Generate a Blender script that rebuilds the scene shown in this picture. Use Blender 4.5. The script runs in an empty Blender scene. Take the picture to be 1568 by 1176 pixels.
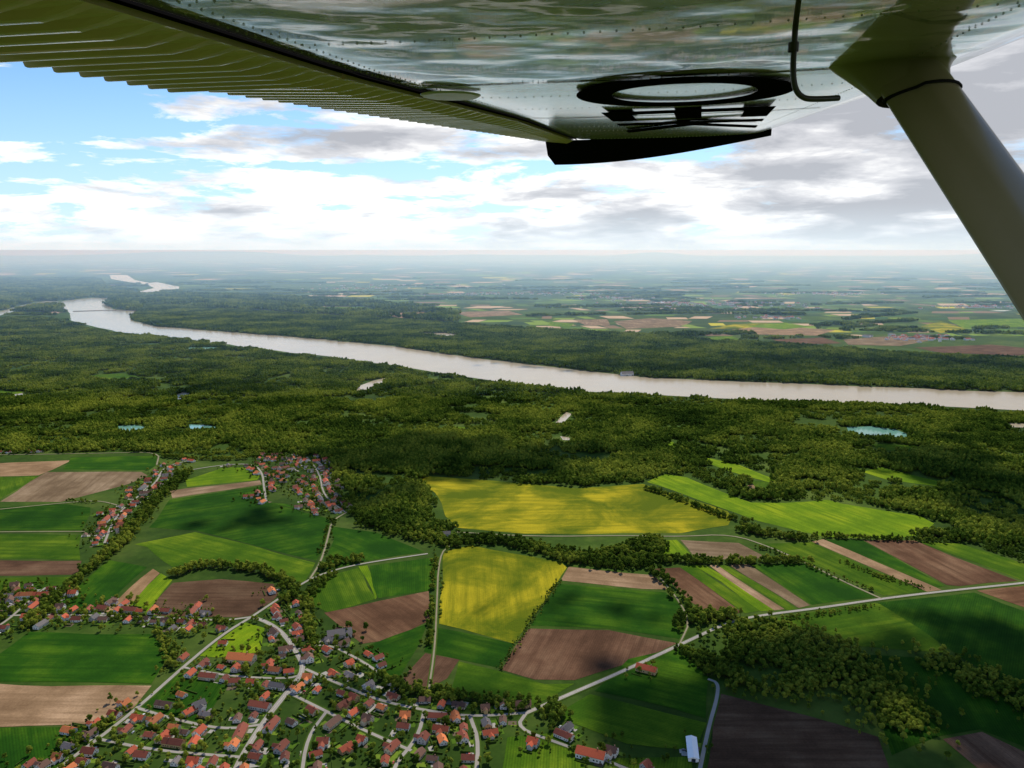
import bpy, math, random
import numpy as np
from mathutils import Vector, Matrix, noise
random.seed(7); np.random.seed(7)
W,Hh,f=1568,1176,1230.0
ALT=500.0
HOR=382
p=math.atan((588-HOR)/f)
Fv=Vector((0,math.cos(p),-math.sin(p))); Uv=Vector((0,math.sin(p),math.cos(p))); Rv=Vector((1,0,0))
CAM=Vector((0,0,ALT))
def ray(x,y): return Fv+Rv*((x-784)/f)+Uv*((588-y)/f)
def G(x,y,z=0.0):
    r=ray(x,y); t=(z-ALT)/r.z; q=CAM+r*t
    return (q.x,q.y)
scene=bpy.context.scene
COL=scene.collection
# ---------------------------------------------------------------- helpers
def link(o,parent=None):
    COL.objects.link(o)
    if parent: o.parent=parent
    return o
def mesh_obj(name,v,fc,mats=(),idx=None,parent=None,smooth=False,do_link=True):
    m=bpy.data.meshes.new(name); m.from_pydata(v,[],fc)
    for mt in mats: m.materials.append(mt)
    if idx is not None: m.polygons.foreach_set('material_index',idx)
    if smooth: m.polygons.foreach_set('use_smooth',[True]*len(m.polygons))
    m.update()
    o=bpy.data.objects.new(name,m)
    if do_link: link(o,parent)
    return o
class NT:
    def __init__(s,name):
        s.m=bpy.data.materials.new(name); s.m.use_nodes=True
        s.t=s.m.node_tree; s.t.nodes.clear()
        s.out=s.t.nodes.new('ShaderNodeOutputMaterial')
    def n(s,typ,ins=None,**kw):
        nd=s.t.nodes.new(typ)
        for k,v in kw.items(): setattr(nd,k,v)
        if ins:
            for k,v in ins.items():
                if isinstance(v,bpy.types.NodeSocket): s.t.links.new(v,nd.inputs[k])
                else: nd.inputs[k].default_value=v
        return nd
    def l(s,a,b): s.t.links.new(a,b)
    def ramp(s,fac,stops,interp='LINEAR'):
        r=s.t.nodes.new('ShaderNodeValToRGB'); r.color_ramp.interpolation=interp
        e=r.color_ramp.elements
        while len(e)<len(stops): e.new(0.5)
        for i,(pp,c) in enumerate(stops):
            e[i].position=pp; e[i].color=(*c,1) if len(c)==3 else c
        s.l(fac,r.inputs[0]); return r.outputs[0]
    def noise(s,vec,scale,detail=4,rough=.55,dist=0):
        nd=s.n('ShaderNodeTexNoise',{'Scale':scale,'Detail':detail,'Roughness':rough,'Distortion':dist})
        if vec is not None: s.l(vec,nd.inputs['Vector'])
        return nd.outputs['Fac']
    def mix(s,fac,a,b,bt='MIX'):
        nd=s.t.nodes.new('ShaderNodeMix'); nd.data_type='RGBA'; nd.blend_type=bt
        for sock,v in ((nd.inputs[0],fac),(nd.inputs[6],a),(nd.inputs[7],b)):
            if isinstance(v,bpy.types.NodeSocket): s.l(v,sock)
            else: sock.default_value=(*v,1) if isinstance(v,tuple) and len(v)==3 else v
        return nd.outputs[2]
    def math(s,op,a,b=0.0,c=0.0):
        nd=s.t.nodes.new('ShaderNodeMath'); nd.operation=op
        for i,v in enumerate((a,b,c)):
            if isinstance(v,bpy.types.NodeSocket): s.l(v,nd.inputs[i])
            else: nd.inputs[i].default_value=v
        return nd.outputs[0]
    def bsdf(s,col,rough=.9,spec=.1,bump=None,bs=1.0,bd=1.0,metal=0):
        b=s.n('ShaderNodeBsdfPrincipled',{'Roughness':rough,'Specular IOR Level':spec,'Metallic':metal})
        if isinstance(col,bpy.types.NodeSocket): s.l(col,b.inputs['Base Color'])
        else: b.inputs['Base Color'].default_value=(*col,1)
        if bump is not None:
            bn=s.n('ShaderNodeBump',{'Height':bump,'Strength':bs,'Distance':bd}); s.l(bn.outputs[0],b.inputs['Normal'])
        s.l(b.outputs[0],s.out.inputs[0]); return b
def simple(name,col,rough=.8,spec=.2,var=.25,scale=.3,metal=0):
    t=NT(name); g=t.n('ShaderNodeNewGeometry')
    nz=t.noise(g.outputs['Position'],scale)
    c=t.mix(nz,tuple(x*(1-var) for x in col),tuple(min(1,x*(1+var)) for x in col))
    t.bsdf(c,rough,spec,metal=metal); return t.m
# ---------------------------------------------------------------- materials
def m_ground():
    t=NT('ground_mat'); P=t.n('ShaderNodeNewGeometry').outputs['Position']
    a=t.noise(P,.004,6,.6); b=t.noise(P,.05,5,.7); c=t.noise(P,.0006,4,.6)
    c1=t.ramp(b,[(.3,(.016,.036,.005)),(.55,(.036,.075,.008)),(.75,(.08,.13,.015))])
    c2=t.ramp(a,[(.35,(.018,.04,.006)),(.5,(.04,.08,.010)),(.62,(.12,.16,.03)),(.7,(.05,.09,.015))])
    col=t.mix(.5,c1,c2)
    c3=t.ramp(c,[(.4,(.6,.65,.7)),(.6,(1.2,1.15,1.0))])
    t.bsdf(t.mix(1.0,col,c3,'MULTIPLY'),.95,.05); return t.m
def m_field(name,ca,cb,cc,row=.35,patch=.012,rowscale=.35,swirl=0.0,stk=.8,st3=(.36,.5,.64)):
    t=NT(name); P=t.n('ShaderNodeNewGeometry').outputs['Position']
    at=t.n('ShaderNodeAttribute',attribute_type='OBJECT',attribute_name='row_angle')
    rot=t.n('ShaderNodeVectorRotate',{'Vector':P,'Angle':at.outputs['Fac']},rotation_type='Z_AXIS')
    big=t.noise(rot.outputs[0],patch,6,.62,swirl)
    mp=t.n('ShaderNodeMapping',{'Vector':rot.outputs[0],'Scale':(.006,.09,.1)})
    st=t.noise(mp.outputs[0],1.0,4,.6)
    wv=t.n('ShaderNodeTexWave',{'Vector':rot.outputs[0],'Scale':rowscale/6.28*2,'Distortion':.15,'Detail':1.0},bands_direction='Y')
    fine=t.noise(P,.4,3,.7)
    c=t.ramp(big,[(st3[0],ca),(st3[1],cb),(st3[2],cc)])
    c=t.mix(t.ramp(st,[(.4,(0,0,0)),(.65,(stk,stk,stk))]),c,ca)
    w=t.ramp(wv.outputs['Fac'],[(0,(1-row,)*3),(.5,(1,)*3),(1,(1+row*.2,)*3)])
    c=t.mix(.6,c,w,'MULTIPLY')
    fr=t.ramp(fine,[(.3,(.75,)*3),(.7,(1.2,)*3)])
    c=t.mix(.7,c,fr,'MULTIPLY')
    oi=t.n('ShaderNodeObjectInfo').outputs['Random']
    vr=t.ramp(oi,[(0,(.72,.78,.75)),(.5,(1,1,1)),(1,(1.25,1.15,.95))])
    c=t.mix(.8,c,vr,'MULTIPLY')
    t.bsdf(c,.95,.03); return t.m
MAT={}
MAT['g']=m_ground()
MAT['dg']=m_field('dark_green_crop',(.010,.046,.003),(.022,.076,.004),(.055,.12,.006))
MAT['lg']=m_field('light_green_crop',(.07,.14,.005),(.13,.215,.007),(.21,.28,.010))
MAT['mg']=m_field('meadow_green',(.028,.075,.004),(.060,.118,.006),(.12,.18,.010))
MAT['br']=m_field('plowed_soil',(.065,.034,.020),(.12,.064,.038),(.17,.10,.060),row=.2)
MAT['ta']=m_field('dry_soil',(.15,.095,.055),(.25,.165,.10),(.35,.24,.155),row=.2)
MAT['ye']=m_field('rapeseed',(.085,.115,.005),(.20,.195,.008),(.40,.32,.014),row=.10,patch=.0075,swirl=.6,stk=.55,st3=(.40,.5,.60))
FNAME={'dg':'green_crop_field','lg':'light_green_field','mg':'meadow_field','br':'plowed_field','ta':'dry_soil_field','ye':'rapeseed_field'}
def m_leaf(name,lo,mid,hi):
    t=NT(name); P=t.n('ShaderNodeNewGeometry').outputs['Position']
    oi=t.n('ShaderNodeObjectInfo').outputs['Random']
    a=t.noise(P,.0032,6,.72); b=t.noise(P,.10,3,.6)
    s=t.math('ADD',t.math('MULTIPLY',a,1.25),t.math('MULTIPLY',b,.62))
    s=t.math('ADD',s,t.math('MULTIPLY',oi,.12))
    s=t.math('MULTIPLY',s,.502)
    c=t.ramp(s,[(.40,lo),(.485,mid),(.57,hi)])
    d=t.n('ShaderNodeBsdfDiffuse',{'Color':c}); tr=t.n('ShaderNodeBsdfTranslucent',{'Color':c})
    mx=t.n('ShaderNodeMixShader',{0:.42,1:d.outputs[0],2:tr.outputs[0]}); t.l(mx.outputs[0],t.out.inputs[0]); return t.m
LEAF=m_leaf('leaf_foliage',(.034,.070,.010),(.115,.180,.020),(.32,.36,.045))
BARK=simple('bark',(.06,.045,.03))
def m_water(name,deep,rough,bump):
    t=NT(name); P=t.n('ShaderNodeNewGeometry').outputs['Position']
    nz=t.noise(P,.25,5,.6)
    b=t.bsdf(t.mix(t.noise(P,.01),deep,tuple(x*1.25 for x in deep)),rough,.5,bump=nz,bs=bump,bd=.3)
    b.inputs['IOR'].default_value=1.33
    return t.m
WATER=m_water('river_water_mat',(.33,.275,.195),.16,.35)
LAKE=m_water('lake_water_mat',(.12,.26,.21),.12,.3)
ROADM=simple('pale_asphalt',(.27,.245,.215),.9,.1,.25,.05)
TRACKM=simple('gravel_track',(.22,.19,.13),.95,.05,.35,.05)
# ---------------------------------------------------------------- world
w=bpy.data.worlds.new('World'); scene.world=w; w.use_nodes=True
nt=w.node_tree; nt.nodes.clear()
SUN_EL=math.radians(48); SUN_AZ=math.radians(14)
L=Vector((math.sin(SUN_AZ)*math.cos(SUN_EL),math.cos(SUN_AZ)*math.cos(SUN_EL),math.sin(SUN_EL)))
class WT(NT):
    def __init__(s): s.t=nt; s.out=nt.nodes.new('ShaderNodeOutputWorld')
t=WT()
sky=t.n('ShaderNodeTexSky',sky_type='NISHITA',sun_disc=False,sun_elevation=SUN_EL,sun_rotation=SUN_AZ,altitude=500,air_density=1.0,dust_density=.8,ozone_density=2.0)
tc=t.n('ShaderNodeTexCoord').outputs['Generated']
sp=t.n('ShaderNodeSeparateXYZ',{0:tc})
z=t.math('MAXIMUM',sp.outputs[2],0.0)
den=t.math('ADD',z,.19)
u=t.math('DIVIDE',sp.outputs[0],den); v=t.math('DIVIDE',sp.outputs[1],den)
cv=t.n('ShaderNodeCombineXYZ',{0:u,1:v,2:t.math('MULTIPLY',z,10.0)}).outputs[0]
n1=t.noise(cv,1.75,12,.60,.25)
n2=t.noise(cv,2.4,9,.58,.2)
n3=t.noise(cv,.6,3,.5)
right=sp.outputs[0]
cover=t.math('ADD',t.math('ADD',t.math('MULTIPLY',n1,.80),t.math('MULTIPLY',n3,.20)),t.math('MULTIPLY',right,.12))
cover=t.math('ADD',cover,t.math('MULTIPLY',t.math('MAXIMUM',t.math('SUBTRACT',.12,z),0.0),.75))
cover=t.math('SUBTRACT',cover,t.math('MULTIPLY',t.math('MAXIMUM',t.math('SUBTRACT',z,.36),0.0),.7))
mask=t.ramp(cover,[(.448,(0,0,0)),(.478,(.6,.6,.6)),(.52,(1,1,1))])
hor=t.ramp(z,[(0,(.85,.85,.85)),(.02,(.5,.5,.5)),(.05,(.12,.12,.12)),(.12,(0,0,0))])
shade=t.math('ADD',t.math('MULTIPLY',n2,.60),t.math('MULTIPLY',t.math('ADD',n3,t.math('MULTIPLY',right,.40)),.45))
cc=t.ramp(shade,[(.47,(13.5,13.4,13.1)),(.53,(10.6,10.6,10.6)),(.58,(7.6,7.7,8.1)),(.66,(5.0,5.2,5.7))])
skyc=t.mix(1.0,sky.outputs[0],(.72,1.08,1.45),'MULTIPLY')
skyc=t.mix(t.ramp(z,[(0,(.6,.6,.6)),(.22,(0,0,0))]),skyc,(7.8,10.4,12.8))
fin=t.mix(mask,skyc,cc)
fin=t.mix(hor,fin,(8.8,10.2,11.2))
bg=t.n('ShaderNodeBackground',{'Color':fin,'Strength':.10}); t.l(bg.outputs[0],t.out.inputs[0])
sl=bpy.data.lights.new('sun','SUN'); sl.energy=5.0; sl.angle=math.radians(.53); sl.color=(1,.92,.76)
so=bpy.data.objects.new('sun',sl); link(so); so.rotation_mode='QUATERNION'; so.rotation_quaternion=L.to_track_quat('Z','Y'); so.location=(0,0,3000)
# ---------------------------------------------------------------- ground
mesh_obj('ground',[(-90000,-20000,0),(90000,-20000,0),(90000,85000,0),(-90000,85000,0)],[(0,1,2,3)],[MAT['g']])
# ---------------------------------------------------------------- haze: a low layer of moist air lying over the far plain
x0,x1=-89000,89000
for ya,yb,dens,z0,z1 in ((2600,6000,4.0e-5,-60,470),(6000.5,84000,1.05e-4,-60,470),(12000,84000,9e-6,470.5,1100)):
    t=NT('haze_mat')
    vs=t.n('ShaderNodeVolumeScatter',{'Color':(.42,.71,1.0,1),'Density':dens,'Anisotropy':.4}); t.l(vs.outputs[0],t.out.inputs['Volume'])
    mesh_obj('atmospheric_haze',[(x0,ya,z0),(x1,ya,z0),(x1,yb,z0),(x0,yb,z0),(x0,ya,z1),(x1,ya,z1),(x1,yb,z1),(x0,yb,z1)],
     [(3,2,1,0),(4,5,6,7),(0,1,5,4),(1,2,6,5),(2,3,7,6),(3,0,4,7)],[t.m])
# ---------------------------------------------------------------- hills
v=[];fc=[]
HM=simple('hill_forest',(.03,.06,.03),.95,.05,.4,.001)
nx=160
for r,(dist,h0) in enumerate([(38000,0),(42000,300),(47000,400),(55000,0)]):
    for i in range(nx+1):
        x=-60000+120000*i/nx
        hh=h0*(.35+1.1*max(0,noise.noise(Vector((x*.00008,r*3.1,2)))+.35*noise.noise(Vector((x*.0003,r,5))))) if h0 else -5
        v.append((x,dist,min(hh,420)))
for r in range(3):
    for i in range(nx):
        a=r*(nx+1)+i; fc.append((a,a+1,a+nx+2,a+nx+1))
mesh_obj('distant_hills',v,fc,[HM],smooth=True)
# ---------------------------------------------------------------- polygons
def poly_w(px): return [G(x,y) for x,y in px]
def wobble(P,step,amp,seed=0):
    out=[]
    n=len(P)
    for i in range(n):
        a=Vector(P[i]); b=Vector(P[(i+1)%n]); d=(b-a).length; k=max(1,int(d/step))
        for j in range(k):
            q=a.lerp(b,j/k)
            q2=q+Vector((noise.noise(Vector((q.x*.01,q.y*.01,seed))),noise.noise(Vector((q.x*.01,q.y*.01,seed+9)))))*amp
            out.append((q2.x,q2.y))
    return out
import mathutils.geometry as mg
def sheet(name,P,z,mat,parent=None):
    vv=[Vector((x,y,0)) for x,y in P]
    tris=mg.tessellate_polygon([vv])
    fcs=[]
    for t3 in tris:
        a,b,c=[vv[i] for i in t3]
        fcs.append(tuple(t3) if (b-a).cross(c-a).z>0 else tuple(reversed(t3)))
    return mesh_obj(name,[(x,y,z) for x,y in P],fcs,[mat],parent=parent)
def pip(P,X,Y):
    P=np.array(P); inside=np.zeros(len(X),bool); n=len(P)
    j=n-1
    for i in range(n):
        xi,yi=P[i]; xj,yj=P[j]
        if yi!=yj:
            c=((yi>Y)!=(yj>Y))&(X<(xj-xi)*(Y-yi)/(yj-yi)+xi)
            inside^=c
        j=i
    return inside
river=[(1700,606),(1568,601),(1400,595),(1200,587),(1000,579),(870,565),(740,550),(600,530),(450,516),(330,507),(240,500),(205,492),(198,484),(212,476),(175,474),(160,466),(168,457),(140,456),(95,461),(96,472),(108,480),(106,490),(130,497),(180,508),(300,522),(400,534),(500,546),(600,559),(700,575),(800,589),(900,599),(1000,605),(1100,610),(1250,615),(1400,620),(1568,629),(1700,634)]
RW=wobble(poly_w(river),120,22,3)
waters=[RW]
sheet('river_water',RW,.40,WATER)
for pl in ([(96,462),(70,461),(35,467),(0,477),(-60,488),(-60,493),(0,483),(38,472),(70,467),(97,468)],
           [(200,452),(215,446),(236,441),(222,434),(240,432),(275,439),(272,444),(245,446),(225,452)],
           [(168,421),(195,421),(207,429),(228,433),(226,436),(192,431),(170,427)]):
    P=poly_w(pl); waters.append(P); sheet('river_arm_water',P,.45,WATER)
# low gravel groyne in the far bend
sheet('gravel_groyne',poly_w([(112,476.3),(150,475.2),(208,474.8),(208,475.8),(150,476.4),(112,477.6)]),1.2,simple('groyne_stone',(.10,.09,.07)))
for pl,m in (([(545,600),(552,590),(570,583),(588,579),(594,583),(572,592),(552,602)],WATER),
           ([(848,652),(856,642),(868,631),(876,634),(868,644),(852,655)],WATER),([(858,668),(872,670),(874,674),(862,674)],WATER),
           ([(1298,654),(1335,653),(1370,658),(1395,667),(1382,674),(1345,671),(1302,667)],LAKE),
           ([(180,653),(205,651),(224,654),(222,661),(185,663)],LAKE),([(290,650),(320,652),(336,657),(325,661),(292,657)],LAKE),
           ([(268,606),(280,601),(291,602),(283,610),(270,612)],WATER),([(640,510),(680,510),(706,513),(690,518),(655,514)],WATER),
           ([(285,532),(330,532),(330,536),(290,537)],LAKE),([(1545,648),(1600,650),(1600,656),(1550,654)],WATER),
           ([(20,604),(34,602),(33,606),(22,608)],WATER)):
    P=wobble(poly_w(pl),30,7,5); waters.append(P); sheet('lake_water',P,.45,m)
fields=[
('ta',[(-60,712),(108,705),(85,718),(60,728),(-60,731)]),('mg',[(-60,733),(60,729),(0,763),(-60,772)]),
('ta',[(0,768),(70,723),(215,722),(225,728),(195,742),(95,768)]),('dg',[(95,719),(110,700),(240,698),(240,712),(228,720)]),
('dg',[(-60,780),(100,772),(140,777),(125,812),(-60,812)]),('mg',[(-60,817),(125,818),(120,835),(125,856),(-60,855)]),
('br',[(-60,859),(125,859),(118,880),(-60,882)]),('mg',[(-60,885),(115,884),(78,903),(-60,905)]),
('lg',[(285,735),(345,715),(385,716),(400,728),(395,735),(285,746)]),('ta',[(262,752),(285,748),(398,736),(402,742),(262,763)]),
('dg',[(228,808),(262,765),(402,744),(408,770),(470,785),(505,795),(498,835),(484,858),(400,838),(300,812)]),
('mg',[(205,833),(298,814),(400,840),(483,861),(466,893),(440,890),(400,872),(300,860),(265,868),(225,838)]),
('br',[(225,937),(265,892),(340,887),(420,895),(427,910),(397,938),(375,944),(240,943)]),
('ta',[(155,938),(232,871),(243,878),(185,938)]),('lg',[(187,938),(245,879),(264,889),(223,938)]),('dg',[(75,934),(168,857),(225,868),(153,938)]),
('dg',[(510,828),(506,806),(575,815),(650,845),(560,860),(492,874)]),
('mg',[(462,912),(490,885),(550,868),(575,917),(500,938),(475,925)]),('lg',[(551,868),(565,866),(577,915),(575,918)]),
('dg',[(567,866),(665,852),(668,903),(579,916)]),
('br',[(495,940),(580,920),(656,906),(658,950),(600,978),(556,985)]),('dg',[(556,990),(655,955),(645,985),(610,1040),(578,1030)]),
('ye',[(640,735),(660,729),(760,737),(880,748),(985,741),(1060,765),(1115,783),(1122,792),(1115,804),(1040,816),(800,818),(700,808),(682,790),(667,755)]),
('lg',[(990,738),(1020,726),(1050,731),(1150,770),(1200,770),(1270,766),(1290,772),(1410,790),(1432,802),(1405,820),(1370,825),(1262,822),(1160,798),(1090,772)]),
('ye',[(680,845),(720,835),(860,862),(868,869),(812,950),(790,984),(671,955)]),
('dg',[(666,960),(786,986),(764,1022),(650,1000)]),
('br',[(767,1026),(810,963),(930,965),(1037,984),(990,1004),(880,1042),(820,1040)]),
('ta',[(858,889),(872,868),(1000,881),(1022,903),(985,902)]),
('dg',[(812,958),(856,893),(1020,908),(1060,937),(1042,978),(930,962)]),
('br',[(620,1035),(652,1000),(700,1011),(684,1040),(650,1058),(620,1050)]),
('mg',[(703,1012),(760,1026),(830,1046),(880,1046),(806,1082),(690,1062)]),
('lg',[(1003,828),(1038,826),(1058,850),(1008,851)]),('ta',[(1042,826),(1130,832),(1172,851),(1140,860),(1062,850)]),
('br',[(1000,870),(1038,868),(1135,936),(1105,948),(1058,920)]),('mg',[(1040,867),(1062,866),(1165,934),(1140,938)]),
('lg',[(1064,866),(1082,866),(1188,935),(1168,937)]),('ta',[(1084,866),(1098,866),(1205,934),(1190,936)]),('mg',[(1100,866),(1114,866),(1222,932),(1207,934)]),
('ta',[(1116,865),(1148,865),(1242,927),(1224,931)]),('dg',[(1150,864),(1230,862),(1338,914),(1244,927)]),
('ta',[(1245,830),(1262,826),(1440,903),(1420,906)]),('mg',[(1165,833),(1243,831),(1416,906),(1352,913),(1240,860)]),
('dg',[(1266,826),(1318,826),(1446,898),(1436,900)]),
('br',[(1322,828),(1400,828),(1560,890),(1470,899),(1450,897)]),('mg',[(1402,828),(1470,832),(1600,874),(1600,886),(1566,889)]),
('br',[(1495,904),(1600,893),(1660,940),(1568,930)]),
('br',[(1102,1060),(1180,1080),(1350,1130),(1365,1176),(1362,1240),(1075,1240),(1090,1100)]),
('mg',[(1170,950),(1340,923),(1400,940),(1450,1000),(1300,990)]),('dg',[(1345,923),(1490,908),(1640,960),(1640,1110),(1480,1010)]),
('dg',[(1310,1000),(1460,1010),(1640,1120),(1640,1170),(1500,1115),(1440,1125),(1368,1160),(1350,1110)]),
('br',[(1440,1130),(1500,1120),(1640,1186),(1640,1260),(1560,1230)]),
('mg',[(848,1094),(905,1062),(1082,1108),(1068,1150),(960,1140)]),('dg',[(960,1010),(1040,992),(1088,1040),(1082,1100),(915,1058)]),
('dg',[(-60,1042),(42,968),(230,972),(262,1000),(250,1018),(232,1047)]),('ta',[(-60,1046),(230,1051),(203,1083),(150,1110),(-60,1112)]),
('dg',[(-60,1116),(148,1114),(92,1162),(40,1240),(-60,1240)]),('lg',[(300,1004),(378,952),(408,962),(398,998),(330,1006)]),
('dg',[(215,1078),(272,1030),(350,1050),(310,1110),(240,1100)]),('mg',[(775,1130),(860,1120),(900,1176),(860,1240),(760,1240)]),
('mg',[(940,1160),(1060,1160),(1050,1240),(930,1240)]),
('dg',[(410,770),(470,783),(500,793),(440,772)]),
# clearings in the forest
('lg',[(1008,680),(1030,676),(1042,686),(1020,690)]),('mg',[(1150,735),(1180,738),(1175,760),(1145,752)]),('lg',[(1320,722),(1350,716),(1440,738),(1435,745),(1360,735)]),
('mg',[(1330,680),(1400,682),(1420,692),(1350,690)]),('lg',[(690,652),(712,654),(708,660),(692,658)]),('mg',[(980,610),(1010,611),(1005,614),(985,613)]),
('mg',[(0,598),(36,600),(34,603),(-20,604)]),('lg',[(1240,612),(1330,616),(1330,619),(1240,616)]),('mg',[(130,575),(190,572),(220,578),(150,582)]),
('ta',[(1140,748),(1152,740),(1162,752),(1150,760)]),('lg',[(1075,700),(1130,712),(1190,735),(1180,739),(1120,722),(1070,706)]),('mg',[(820,625),(850,627),(846,631),(824,630)]),
# beyond river
('ta',[(940,492),(1000,487),(1062,492),(1040,500),(960,504)]),('ye',[(1085,503),(1120,497),(1180,494),(1150,503)]),('ta',[(1120,505),(1180,498),(1280,506),(1250,514),(1160,512)]),
('lg',[(1060,517),(1120,515),(1140,523),(1095,524)]),('lg',[(1140,500),(1200,494),(1240,500),(1200,505)]),('ta',[(880,490),(930,489),(936,498),(900,499)]),
('ta',[(690,478),(780,476),(800,482),(720,486)]),('lg',[(840,492),(880,496),(870,502),(838,499)]),('ta',[(1290,520),(1380,514),(1430,520),(1380,530),(1300,528)]),
('br',[(1400,532),(1520,528),(1600,536),(1560,545),(1440,540)]),('lg',[(1450,490),(1560,488),(1600,500),(1480,503)]),('ye',[(1410,500),(1440,492),(1480,504),(1440,510)]),
('ta',[(590,480),(650,478),(670,484),(610,487)]),('lg',[(480,470),(560,470),(580,476),(500,478)]),('br',[(1180,520),(1260,517),(1290,526),(1210,528)]),
]
FW=[]
for i,(k,pl) in enumerate(fields):
    P0=poly_w(pl); 
    far=P0[0][1]>4000
    P=wobble(P0,35 if not far else 200,6 if not far else 20,i)
    best=0;ang=0
    for a,b in zip(P0,P0[1:]+P0[:1]):
        d=math.hypot(b[0]-a[0],b[1]-a[1])
        if d>best: best=d; ang=math.atan2(b[1]-a[1],b[0]-a[0])
    o=sheet(FNAME[k],P,.10+.003*i+(.5 if far else 0),MAT[k]); o['row_angle']=-ang
    FW.append(P)
# ---------------------------------------------------------------- roads
roads=[ (6.5,ROADM,[(340,1240),(360,1176),(400,1110),(440,1060),(468,1025),(452,995),(432,968),(408,952),(385,945)]),
(4.5,ROADM,[(385,945),(340,972),(280,1022),(210,1085),(150,1132),(90,1176),(30,1230)]),
(5.5,ROADM,[(806,1092),(880,1060),(950,1030),(1040,988),(1115,953),(1160,943),(1250,932),(1350,917),(1450,905),(1568,893),(1660,882)]),
(4.2,ROADM,[(468,1025),(520,1048),(580,1073),(650,1088),(720,1098),(806,1092)]),
(4,ROADM,[(385,945),(430,915),(475,886),(515,872),(560,862),(655,848)]),
(3,TRACKM,[(475,886),(492,860),(503,820),(508,798),(530,785)]),
(4,ROADM,[(290,720),(340,712),(388,710),(402,724),(404,745),(408,768)]),
(3.4,TRACKM,[(1350,917),(1290,890),(1240,865),(1180,838),(1120,818),(1040,822),(960,820),(820,822),(700,815)]),
(4,ROADM,[(-60,946),(60,941),(170,943),(260,946),(340,951),(385,945)]),
(4,ROADM,[(1084,1040),(1100,1046),(1098,1070),(1086,1110),(1072,1176),(1060,1240)]),
(3,TRACKM,[(-60,786),(0,780),(100,770),(150,766),(185,775)]),(3,TRACKM,[(-60,697),(60,696),(160,694),(245,692),(240,712)]),
(4,ROADM,[(160,832),(172,800),(195,772),(240,740),(250,715),(290,705)]),(2.8,TRACKM,[(-60,815),(130,814)]),(3.5,ROADM,[(470,700),(490,725),(495,760),(530,785)]),
(4,ROADM,[(400,1110),(340,1118),(260,1100),(212,1085)]),(4,ROADM,[(150,1132),(240,1150),(370,1160)]),(4,ROADM,[(650,1088),(640,1130),(600,1176),(590,1240)]),
(4,ROADM,[(720,1098),(735,1140),(720,1240)]),(4,ROADM,[(806,1092),(790,1115),(860,1140),(930,1165),(1010,1200)]),(4,ROADM,[(440,1060),(500,1090),(560,1120),(630,1150)]),
(3.6,ROADM,[(280,1022),(350,1036),(440,1040),(460,1034)]),(3.6,ROADM,[(-60,985),(0,960),(40,925),(70,900)]),(3.6,ROADM,[(452,995),(500,985),(550,1010),(580,1030)]),
(3.6,ROADM,[(500,1090),(470,1130),(460,1200)]),(2.2,TRACKM,[(656,1060),(665,1000),(668,950),(672,850),(690,835)]),(2.2,TRACKM,[(1040,988),(1060,945),(1000,872)]),
]
roads_w=[]
def smooth(P,it=2):
    for _ in range(it):
        Q=[P[0]]
        for a,b in zip(P,P[1:]):
            Q+= [tuple(a[i]*.75+b[i]*.25 for i in (0,1)),tuple(a[i]*.25+b[i]*.75 for i in (0,1))]
        Q.append(P[-1]); P=Q
    return P
def ribbon(P,wd,z,dx=0):
    v=[];n=len(P)
    for i in range(n):
        a=Vector(P[max(0,i-1)]);b=Vector(P[min(n-1,i+1)]); d=(b-a).normalized(); nn=Vector((-d.y,d.x))
        q=Vector(P[i])
        v.append((q.x+nn.x*(dx-wd/2),q.y+nn.y*(dx-wd/2),z)); v.append((q.x+nn.x*(dx+wd/2),q.y+nn.y*(dx+wd/2),z))
    return v,[(2*i,2*i+2,2*i+3,2*i+1) for i in range(n-1)]
VERGE=simple('verge_grass',(.045,.08,.010),.95,.05,.4,.08); PAINT=simple('road_paint',(.8,.8,.78))
for i,(wd,m,pl) in enumerate(roads):
    P=smooth(poly_w(pl)); roads_w.append(P)
    v,fc=ribbon(P,wd+3.5,.40+.002*i)
    v2,f2=ribbon(P,wd,.49+.004*i)
    n=len(v); idx=[0]*len(fc)+[1]*len(f2); V=v+v2; FF=fc+[tuple(a+n for a in q) for q in f2]
    if m is ROADM and wd>=5:
        v3,f3=ribbon(P,.15,.64); n=len(V); V+=v3; FF+=[tuple(a+n for a in q) for q in f3]; idx+=[2]*len(f3)
    mesh_obj('road' if m is ROADM else 'farm_track',V,FF,[VERGE,m,PAINT],idx)
RP=[]
for P in roads_w:
    for a,b in zip(P,P[1:]):
        d=math.dist(a,b); k=max(1,int(d/8))
        for j in range(k): RP.append((a[0]+(b[0]-a[0])*j/k,a[1]+(b[1]-a[1])*j/k))
RP=np.array(RP)
from mathutils.kdtree import KDTree
kr=KDTree(len(RP))
for i,q in enumerate(RP): kr.insert((q[0],q[1],0),i)
kr.balance()
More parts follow.
